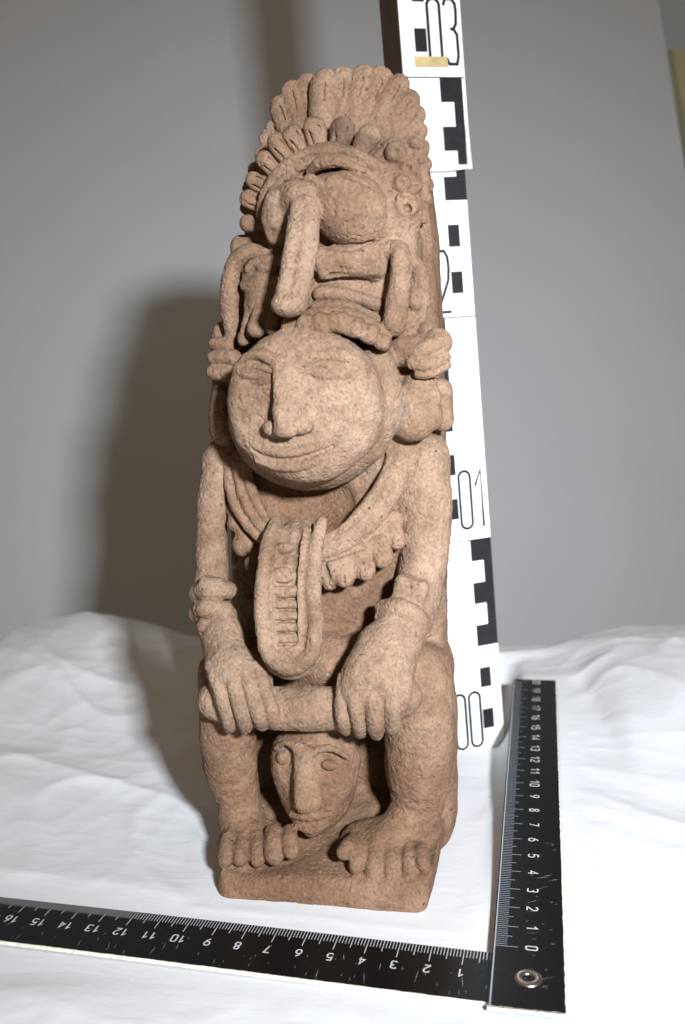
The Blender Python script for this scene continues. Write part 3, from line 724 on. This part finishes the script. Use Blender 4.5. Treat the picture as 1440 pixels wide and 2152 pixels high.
tag(cl, 'rumpled white cotton cloth spread under the statue and both rulers', 'cloth')
MTAB = mat_simple('table_wood', (.30, .22, .15), .5, .4, grain=60.)
def boxV(x0, x1, y0, y1, z0, z1):
    return np.array([(x, y, z) for x in (x0, x1) for y in (y0, y1) for z in (z0, z1)], float)
BF = [(0, 1, 3, 2), (4, 6, 7, 5), (0, 4, 5, 1), (2, 3, 7, 6), (0, 2, 6, 4), (1, 5, 7, 3)]
# ------------------------------------------------------------------ walls
MWALL = mat_simple('grey_backdrop', (.54, .555, .57), .9, .1, grain=9., amp=.02)
MWALL2 = mat_simple('painted_wall', (.57, .60, .62), .9, .1, grain=9., amp=.02)
WR = np.array([math.cos(YAW), -math.sin(YAW), 0]); WF = np.array([math.sin(YAW), math.cos(YAW), 0])   # along / into the wall
def on_wall(u, v, dist):
    """photo position on the vertical plane dist cm beyond the camera along the wall normal"""
    d = FW+RT*(u-720)/FPX-UP*(v-1076)/FPX
    return CAM+d*dist/(d@WF)
WD = 88.
a0 = on_wall(-900, 0, WD); top_r = on_wall(1374, -60, WD); low_r = on_wall(1452, 420, WD)
dn = (low_r-top_r)/(top_r[2]-low_r[2])
def down(p, z): return p+dn*(p[2]-z)
V = [np.array([a0[0], a0[1], 90])-0*WF, np.array([a0[0], a0[1], -60]), down(top_r, -60), down(top_r, 90)]
th = WF*.4
V = V+[p+th for p in V]
bd = meshobj('wall', V, [(0, 1, 2, 3), (4, 7, 6, 5), (3, 2, 6, 7), (0, 4, 5, 1), (0, 3, 7, 4), (1, 5, 6, 2)], MWALL, smooth=False)
tag(bd, kind='structure')
c0 = on_wall(700, 1000, WD+9); c1 = on_wall(3000, 1000, WD+9)
V = [np.array([c0[0], c0[1], 90]), np.array([c0[0], c0[1], -60]), np.array([c1[0], c1[1], -60]), np.array([c1[0], c1[1], 90])]; V = V+[p+th for p in V]
bd2 = meshobj('wall', V, [(0, 1, 2, 3), (4, 7, 6, 5), (3, 2, 6, 7), (0, 4, 5, 1), (0, 3, 7, 4), (1, 5, 6, 2)], MWALL2, smooth=False)
tag(bd2, kind='structure')
# yellowish board standing between, its edge shows at the far right
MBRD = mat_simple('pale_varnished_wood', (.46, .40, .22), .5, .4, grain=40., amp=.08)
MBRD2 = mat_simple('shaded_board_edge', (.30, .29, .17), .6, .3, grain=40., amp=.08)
brd = empty('leaning_board', on_wall(1500, 600, WD+4))
p0 = on_wall(1399, 105, WD+2); p1 = on_wall(1441, 330, WD+2); dv = p1-p0; p2 = p0+dv*4
q0 = p0+WR*.6; q2 = p2+WR*.6; w0 = p0+WR*13; w2 = p2+WR*13
def slab(name, A, B, C_, D, th_, m, parent, smooth_=False):
    V = [A, B, C_, D]; V = V+[p+th_ for p in V]
    return meshobj(name, V, [(0, 1, 2, 3), (4, 7, 6, 5), (3, 2, 6, 7), (0, 4, 5, 1), (0, 3, 7, 4), (1, 5, 6, 2)], m, parent, smooth_)
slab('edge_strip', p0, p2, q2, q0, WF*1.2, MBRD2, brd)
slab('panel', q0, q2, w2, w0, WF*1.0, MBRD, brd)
tag(brd, 'yellowish board leaning behind the backdrop at the far right', 'board')

# ------------------------------------------------------------------ lettering as flat print
DIG = {'0': [[(.5, 0), (.86, .0), (1, .12), (1, .88), (.86, 1), (.14, 1), (0, .88), (0, .12), (.14, 0), (.5, 0)]],
       '1': [[(.05, .72), (.62, 1), (.62, 0)]], '2': [[(0, .8), (.1, .95), (.35, 1), (.7, 1), (.95, .9), (1, .72), (.9, .52), (.1, .12), (0, 0), (1, 0)]],
       '3': [[(.0, .9), (.15, 1), (.7, 1), (.95, .93), (1, .82), (.95, .62), (.72, .54), (.45, .54)], [(.72, .54), (.98, .46), (1, .3), (1, .12), (.85, 0), (.2, 0), (0, .1)]],
       '4': [[(.72, 0), (.72, 1), (0, .3), (1, .3)]], '5': [[(.95, 1), (.15, 1), (.05, .52), (.3, .62), (.7, .62), (1, .45), (1, .18), (.75, 0), (.25, 0), (0, .13)]],
       '6': [[(.8, 1), (.35, .8), (.05, .45), (0, .22), (.2, 0), (.75, 0), (1, .18), (1, .4), (.78, .57), (.3, .57), (.06, .4)]],
       '7': [[(0, 1), (1, 1), (.4, 0)]], '8': [[(.5, .54), (.15, .62), (.08, .82), (.25, 1), (.75, 1), (.92, .82), (.85, .62), (.5, .54), (.1, .42), (0, .22), (.2, 0), (.8, 0), (1, .22), (.9, .42), (.5, .54)]],
       '9': [[(.2, 0), (.65, .2), (.95, .55), (1, .78), (.8, 1), (.25, 1), (0, .82), (0, .6), (.22, .43), (.7, .43), (.94, .6)]]}
def stroke(P, w_):
    """flat ribbon of quads along a 2-D polyline, mitred"""
    P = np.asarray(P, float); n = len(P); L = []
    closed = np.allclose(P[0], P[-1])
    for i in range(n):
        a = P[i]-P[i-1] if i > 0 else (P[0]-P[-2] if closed else P[1]-P[0])
        b = P[i+1]-P[i] if i < n-1 else (P[1]-P[0] if closed else P[-1]-P[-2])
        a = a/(np.linalg.norm(a)+1e-9); b = b/(np.linalg.norm(b)+1e-9)
        m = a+b; m = m/(np.linalg.norm(m)+1e-9) if np.linalg.norm(m) > .2 else a
        c = max(m@a, .45); nn = np.array([-m[1], m[0]])*w_/2/c
        L.append((P[i]+nn, P[i]-nn))
    V = [p for ab in L for p in ab]; F = [(2*i, 2*i+1, 2*i+3, 2*i+2) for i in range(n-1)]
    return V, F
def digits(txt, h, wd, gap, sw):
    V, F = [], []; x = 0
    for ch in txt:
        for pl in DIG[ch]:
            q = [(x+p[0]*wd, p[1]*h) for p in pl]
            if ch in '0' and h > 1:   # rounded ends
                q = []
                r = wd/2
                for k in range(13): q.append((x+r-r*math.cos(math.pi*k/12), h-r+r*math.sin(math.pi*k/12)))
                for k in range(13): q.append((x+r+r*math.cos(math.pi*k/12), r-r*math.sin(math.pi*k/12)))
                q.append(q[0])
            v, f = stroke(q, sw); F += [tuple(a+len(V) for a in t_) for t_ in f]; V += v
        x += wd+gap
    return np.array(V), F, x-gap
# ------------------------------------------------------------------ rulers
def mat_ruler():
    N = NT('black_anodised_metal'); g = N.n('ShaderNodeNewGeometry')
    N.b.inputs['Roughness'].default_value = .32; N.b.inputs['Specular IOR Level'].default_value = .28
    mp = N.n('ShaderNodeMapping'); mp.inputs['Scale'].default_value = (1900, 150, 10); mp.inputs['Rotation'].default_value = (0, 0, .2); N.l(g, 'Position', mp, 'Vector')
    n1 = N.n('ShaderNodeTexNoise', Scale=1., Detail=3., Roughness=.5); N.l(mp, 0, n1, 'Vector')
    n2 = N.n('ShaderNodeTexNoise', Scale=110., Detail=2.); N.l(g, 'Position', n2, 'Vector')
    r1 = N.ramp(n1, 0, [(.74, 0.), (.82, .4)]); r2 = N.ramp(n2, 0, [(.50, 0.), (.62, 1.)])
    f = N.mix(1., (r1, 0), (r2, 0), 'MULTIPLY'); c = N.mix((f, 2), (.004, .004, .0045), (.10, .10, .10))
    N.l(c, 2, N.b, 'Base Color')
    n3 = N.n('ShaderNodeTexNoise', Scale=420., Detail=6., Roughness=.8); N.l(g, 'Position', n3, 'Vector')
    r3 = N.ramp(n3, 0, [(.3, .24), (.7, .42)]); N.l(r3, 0, N.b, 'Roughness')
    return N.m
MR = mat_ruler(); MW = mat_simple('worn_cream_edge', (.72, .70, .56), .5, .4, grain=600., amp=.25)
MT = mat_simple('white_scale_print', (.62, .64, .66), .5, .3, grain=900., amp=.15)
MG = mat_simple('grey_scale_print', (.36, .40, .45), .4, .4, grain=900., amp=.1)
MM = mat_simple('nickel_rivet', (.55, .52, .47), .28, .5, metal=1., grain=500., amp=.15)
MSCR = mat_simple('bare_scratch', (.45, .45, .44), .4, .5, grain=900., amp=.3)
RT_ = .10
def ruler(RW, name, org, ang, flip, length, zfun, label, texts, nlab):
    """s runs along the scale from its zero, c runs across from the graduated edge; zfun(s, c) lifts it"""
    root = empty(name, (org[0], org[1], 0)); tag(root, label, 'ruler')
    ds = np.array([math.cos(ang), math.sin(ang)]); dc = np.array([ds[1], -ds[0]])*flip
    def W(s, c, h): 
        p = np.array(org[:2])+ds*s*(1 if flip > 0 else .986)+dc*c
        return (p[0], p[1], zfun(s, c)+h)
    s0 = texts['s0']; ns = 140; ss = np.linspace(s0, length, ns)
    jit = rng.uniform(-.012, .012, (ns, 2))
    def strip(name_, c0, c1, h0, h1, m, par, bevel=.0):
        V, F = [], []
        for i, s in enumerate(ss):
            V += [W(s, c0, h0), W(s, c0+bevel, h1), W(s, c1-bevel, h1), W(s, c1, h0)]
        for i in range(ns-1):
            a = 4*i; b = a+4
            F += [(a, b, b+1, a+1), (a+1, b+1, b+2, a+2), (a+2, b+2, b+3, a+3), (a+3, b+3, b, a)]
        F += [(0, 1, 2, 3), (4*ns-1, 4*ns-2, 4*ns-3, 4*ns-4)]
        return meshobj(name_, V, F, m, par, False)
    strip('blade', 0, RW, .03, .03+RT_, MR, root, .012)
    # worn pale edges: along the outer edge and across the near end
    V, F = [], []
    for i, s in enumerate(ss):
        k = RW+.004+jit[i, 0]*.4
        V += [W(s, RW-.012+jit[i, 1], .03+RT_+.003), W(s, k+.012, .03+RT_-.012), W(s, k+.03, .032)]
    for i in range(ns-1):
        a = 3*i; b = a+3; F += [(a, b, b+1, a+1), (a+1, b+1, b+2, a+2)]
    meshobj('worn_edge', V, F, MW, root, False)
    if texts.get('endworn'):
        V, F = [], []; cc = np.linspace(0, RW+.02, 24); jj = rng.uniform(.02, .06, 24)
        for i, c in enumerate(cc): V += [W(s0+jj[i], c, .03+RT_+.004), W(s0-.012, c, .03+RT_-.012), W(s0-.02, c, .035)]
        for i in range(23): a = 3*i; b = a+3; F += [(a, b, b+1, a+1), (a+1, b+1, b+2, a+2)]
        meshobj('worn_edge', V, F, MW, root, False)
    top = .03+RT_+.005
    # graduation: a mark each millimetre
    V, F = [], []; tw = .018
    for mm in range(texts['m0'], texts['m1']+1):
        s = mm/10; L = .82 if mm % 10 == 0 else (.60 if mm % 5 == 0 else .42)
        L *= texts['tl']
        a = len(V); w_ = tw*(1.15 if mm % 5 == 0 else 1)
        V += [W(s-w_/2, texts['c0'], top), W(s+w_/2, texts['c0'], top), W(s+w_/2, texts['c0']+L, top), W(s-w_/2, texts['c0']+L, top)]; F.append((a, a+1, a+2, a+3))
    meshobj('graduation_marks', V, F, texts['mt'], root, False)
    if texts['c0'] > .05:
        V = []; F = []
        for i, s in enumerate(ss): V += [W(s, .05, top), W(s, .09, top)]
        for i in range(ns-1): a = 2*i; F.append((a, a+2, a+3, a+1))
        meshobj('edge_line', V, F, texts['mt'], root, False)
    for k in range(nlab[0], nlab[1]+1):
        v, f, wd = digits(str(k), .33, .17, .09, .042)
        # upright when read with the graduated edge at the bottom
        V = []
        for p in v:
            a, b = p[0]-wd/2, p[1]
            V.append(W(k+texts['dx']-a*(1 if flip > 0 else -1)*texts['sg'], texts['cn']+b, top))
        meshobj('numeral', V, f, MT, root, False)
    # scratches
    V, F = [], []; rr = np.random.RandomState(texts['seed'])
    for k in range(texts['nscr']):
        s = rr.uniform(texts['sa'], texts['sb']); c = rr.uniform(.9, 2.05); L = rr.exponential(.10)+.03; an = rr.normal(texts['san'], .12); w_ = rr.uniform(.0025, .0065)
        d1 = np.array([math.sin(an), math.cos(an)])*L; n1 = np.array([d1[1], -d1[0]])/L*w_
        q = [(s, c), (s+d1[0]+n1[0], c+d1[1]+n1[1]), (s+d1[0]*2, c+d1[1]*2), (s+d1[0]-n1[0], c+d1[1]-n1[1])]
        if max(p[1] for p in q) > RW-.05: continue
        a = len(V); V += [W(p[0], p[1], top-.001) for p in q]; F.append((a, a+1, a+2, a+3))
    sc = meshobj('scratches', V, F, MSCR, root, False); sc['kind'] = 'stuff'
    return root, W, top
def z_far(s, c): return 1.5*math.log(1+math.exp((s-1)/1.5))*.092+.13
def z_near(s, c): return .03*math.sin(math.pi*min(max(s-2, 0), 20)/20)+.25*math.exp(-((s-16)/4.)**2)*0+.012*abs(s-8)*0
rA, WA, topA = ruler(2.12, 'ruler', (0, 0), math.pi/2, 1, 20.3, z_far, 'black metal ruler pointing away from the camera, riveted on top at the corner',
    dict(s0=-2.8, m0=0, m1=200, c0=.10, tl=.80, mt=MG, dx=0, sg=1, cn=1.0, seed=3, nscr=40, sa=-2, sb=6, san=.3, endworn=True), (0, 20))
rB, WB, topB = ruler(2.35, 'ruler', (.16, -.1), math.pi-.034, -1, 24, z_near, 'long black metal ruler lying across the front, passing under the other one',
    dict(s0=-2.0, m0=1, m1=238, c0=.01, tl=.95, mt=MT, dx=0, sg=1, cn=1.0, seed=5, nscr=80, sa=-.0, sb=20, san=-.1, endworn=True), (1, 23))
# the eyelet rivet
def lathe(name, c, prof, m, parent, n=36):
    V, F = [], []
    for r, z in prof:
        for k in range(n): V.append((c[0]+r*math.cos(2*math.pi*k/n), c[1]+r*math.sin(2*math.pi*k/n), c[2]+z))
    for i in range(len(prof)-1):
        for k in range(n): F.append((i*n+k, i*n+(k+1) % n, (i+1)*n+(k+1) % n, (i+1)*n+k))
    return meshobj(name, V, F, m, parent)
cR = ground(1111, 2057, .27)
RV = lathe('rivet', (cR[0], cR[1], .262), [(.40, 0), (.40, .02), (.36, .055), (.28, .07), (.20, .06), (.17, .02), (.16, -.03)], MM, rA)
meshobj('hole', [(cR[0]+.165*math.cos(a), cR[1]+.165*math.sin(a), .255+.012) for a in np.arange(0, 2*math.pi, .3)], [tuple(range(21))], mat_simple('rivet_hole', (.20, .13, .08), .6, .3), RV, False)

# ------------------------------------------------------------------ survey rod behind the statue
MRW = mat_simple('white_rod_enamel', (.84, .84, .82), .35, .5, grain=120., amp=.02)
MRK = mat_simple('black_rod_print', (.012, .013, .015), .35, .4, grain=300., amp=.3)
MRB = mat_simple('brown_rod_side', (.075, .040, .022), .5, .4, grain=150., amp=.25)
MLB = mat_simple('yellowed_paper_label', (.50, .38, .17), .6, .3, grain=220., amp=.22)
rod = empty('survey_rod', (-1.4, 17, 0)); tag(rod, 'white telescopic survey rod with black numbered scale standing behind the statue', 'survey rod')
RD = np.array([-.056, -.004, 1.]); RD /= np.linalg.norm(RD)
ANG = math.radians(29); RL = np.array([-math.cos(ANG), -math.sin(ANG), 0]); RL -= RD*(RL@RD); RL /= np.linalg.norm(RL)
RN = np.cross(RL, RD); RN = RN/np.linalg.norm(RN)
if RN[1] > 0: RN = -RN
RO = np.array([-.254, 16.54, 0.])
def rp(a, s, n=0.):
    """a: cm leftward from the right edge, s: cm up the rod, n: cm proud of the face"""
    return RO+RL*a+RD*s+RN*n
RWD = 2.55
def rodbox(name, a0_, a1_, s0, s1, n0, n1, m, parent, rr=.0):
    V = [rp(a, s, n) for a in (a0_, a1_) for n in (n0, n1) for s in (s0, s1)]
    me = meshobj(name, V, BF, m, parent, False)
    b = me.modifiers.new('b', 'BEVEL'); b.width = .0006 if not rr else rr*S; b.segments = 2; b.limit_method = 'ANGLE'
    return me
SPL = 26.4
lowp = rodbox('lower_tube', 0, RWD, 0, 60, -1.5, 0, MRW, rod)
upc = rodbox('upper_sleeve', -.13, RWD+.15, SPL, 60, -1.85, .26, MRB, rod)
# white front plate of the sleeve, with a curved lower lip
V, F = [], []
cols = np.linspace(-.13, RWD+.13, 15)
for c in cols:
    q = (c-RWD/2)/(RWD/2+.13); dip = -.10*(1-q*q)
    V += [rp(c, SPL+dip-.12, .30), rp(c, 60, .30), rp(c, SPL+dip-.12, .18), rp(c, 60, .18)]
for i in range(14):
    a = 4*i; b = a+4; F += [(a, b, b+1, a+1), (a+2, a, b, b+2)[::-1], (a+2, a+3, b+3, b+2)]
F += [(0, 1, 3, 2), (4*14, 4*14+2, 4*14+3, 4*14+1)]
face = meshobj('sleeve_face', V, F, MRW, rod, False)
# worn transparent corner at the right of the lip
meshobj('clear_lip', [rp(-.22, SPL-.15, .26), rp(-.14, SPL+1.7, .27), rp(.02, SPL+1.6, .315), rp(.05, SPL-.2, .315)], [(0, 1, 2, 3)], mat_simple('worn_clear_plastic', (.60, .60, .58), .15, .5, grain=300., amp=.3), rod, False)
def quad(name, a0_, a1_, s0, s1, n, m, par):
    return meshobj(name, [rp(a0_, s0, n), rp(a1_, s0, n), rp(a1_, s1, n), rp(a0_, s1, n)], [(0, 1, 2, 3)], m, par, False)
def section(S0, odd, num, n, par, smax=99, smin=-1):
    """printed decimetre: comb and squares on one side, two tall figures on the other"""
    def A(a, b): return (a, b) if not odd else (RWD-b, RWD-a)
    for k, (a, b) in enumerate([(0, 1.06), (0, .46), (0, 1.06), (0, .46), (0, 1.06)]):
        s0, s1 = S0+9-k, S0+10-k
        s0, s1 = max(s0, smin), min(s1, smax)
        if s1 <= s0: continue
        quad('comb_block', *A(a+.03, b), s0-.0, s1, n, MRK, par)
    for s0 in (S0+3, S0+1):
        if smin <= s0 and s0+1 <= smax: quad('square', *A(.50, 1.04), s0+.03, s0+.97, n, MRK, par)
    if S0+.4 >= smin and S0+3 <= smax:
        v, f, wd = digits(num, 2.62, .55, .20, .13)
        off = 1.14 if not odd else .1
        pts = [rp(off+wd-(p[0]), S0+(.25 if not odd else .55)+p[1], n) for p in v]
        meshobj('figure', pts, f, MRK, par, False)
for s_, od, nm in ((0, False, '00'), (10, True, '01'), (20, False, '02')):
    section(s_, od, nm, .012, rod, smax=SPL)
for s_, od, nm in ((20, False, '02'), (30, True, '03')):
    section(s_, od, nm, .312, rod, smin=SPL+.02)
for s_ in (10, 20): quad('division_line', 0.02, RWD-.02, s_-.025, s_+.025, .016, MRK, rod)
quad('division_line', -.08, RWD+.08, 29.98, 30.03, .318, MRK, rod)
lb = rodbox('label_plate', .62, 2.12, 30.42, 30.85, .30, .335, MLB, rod)
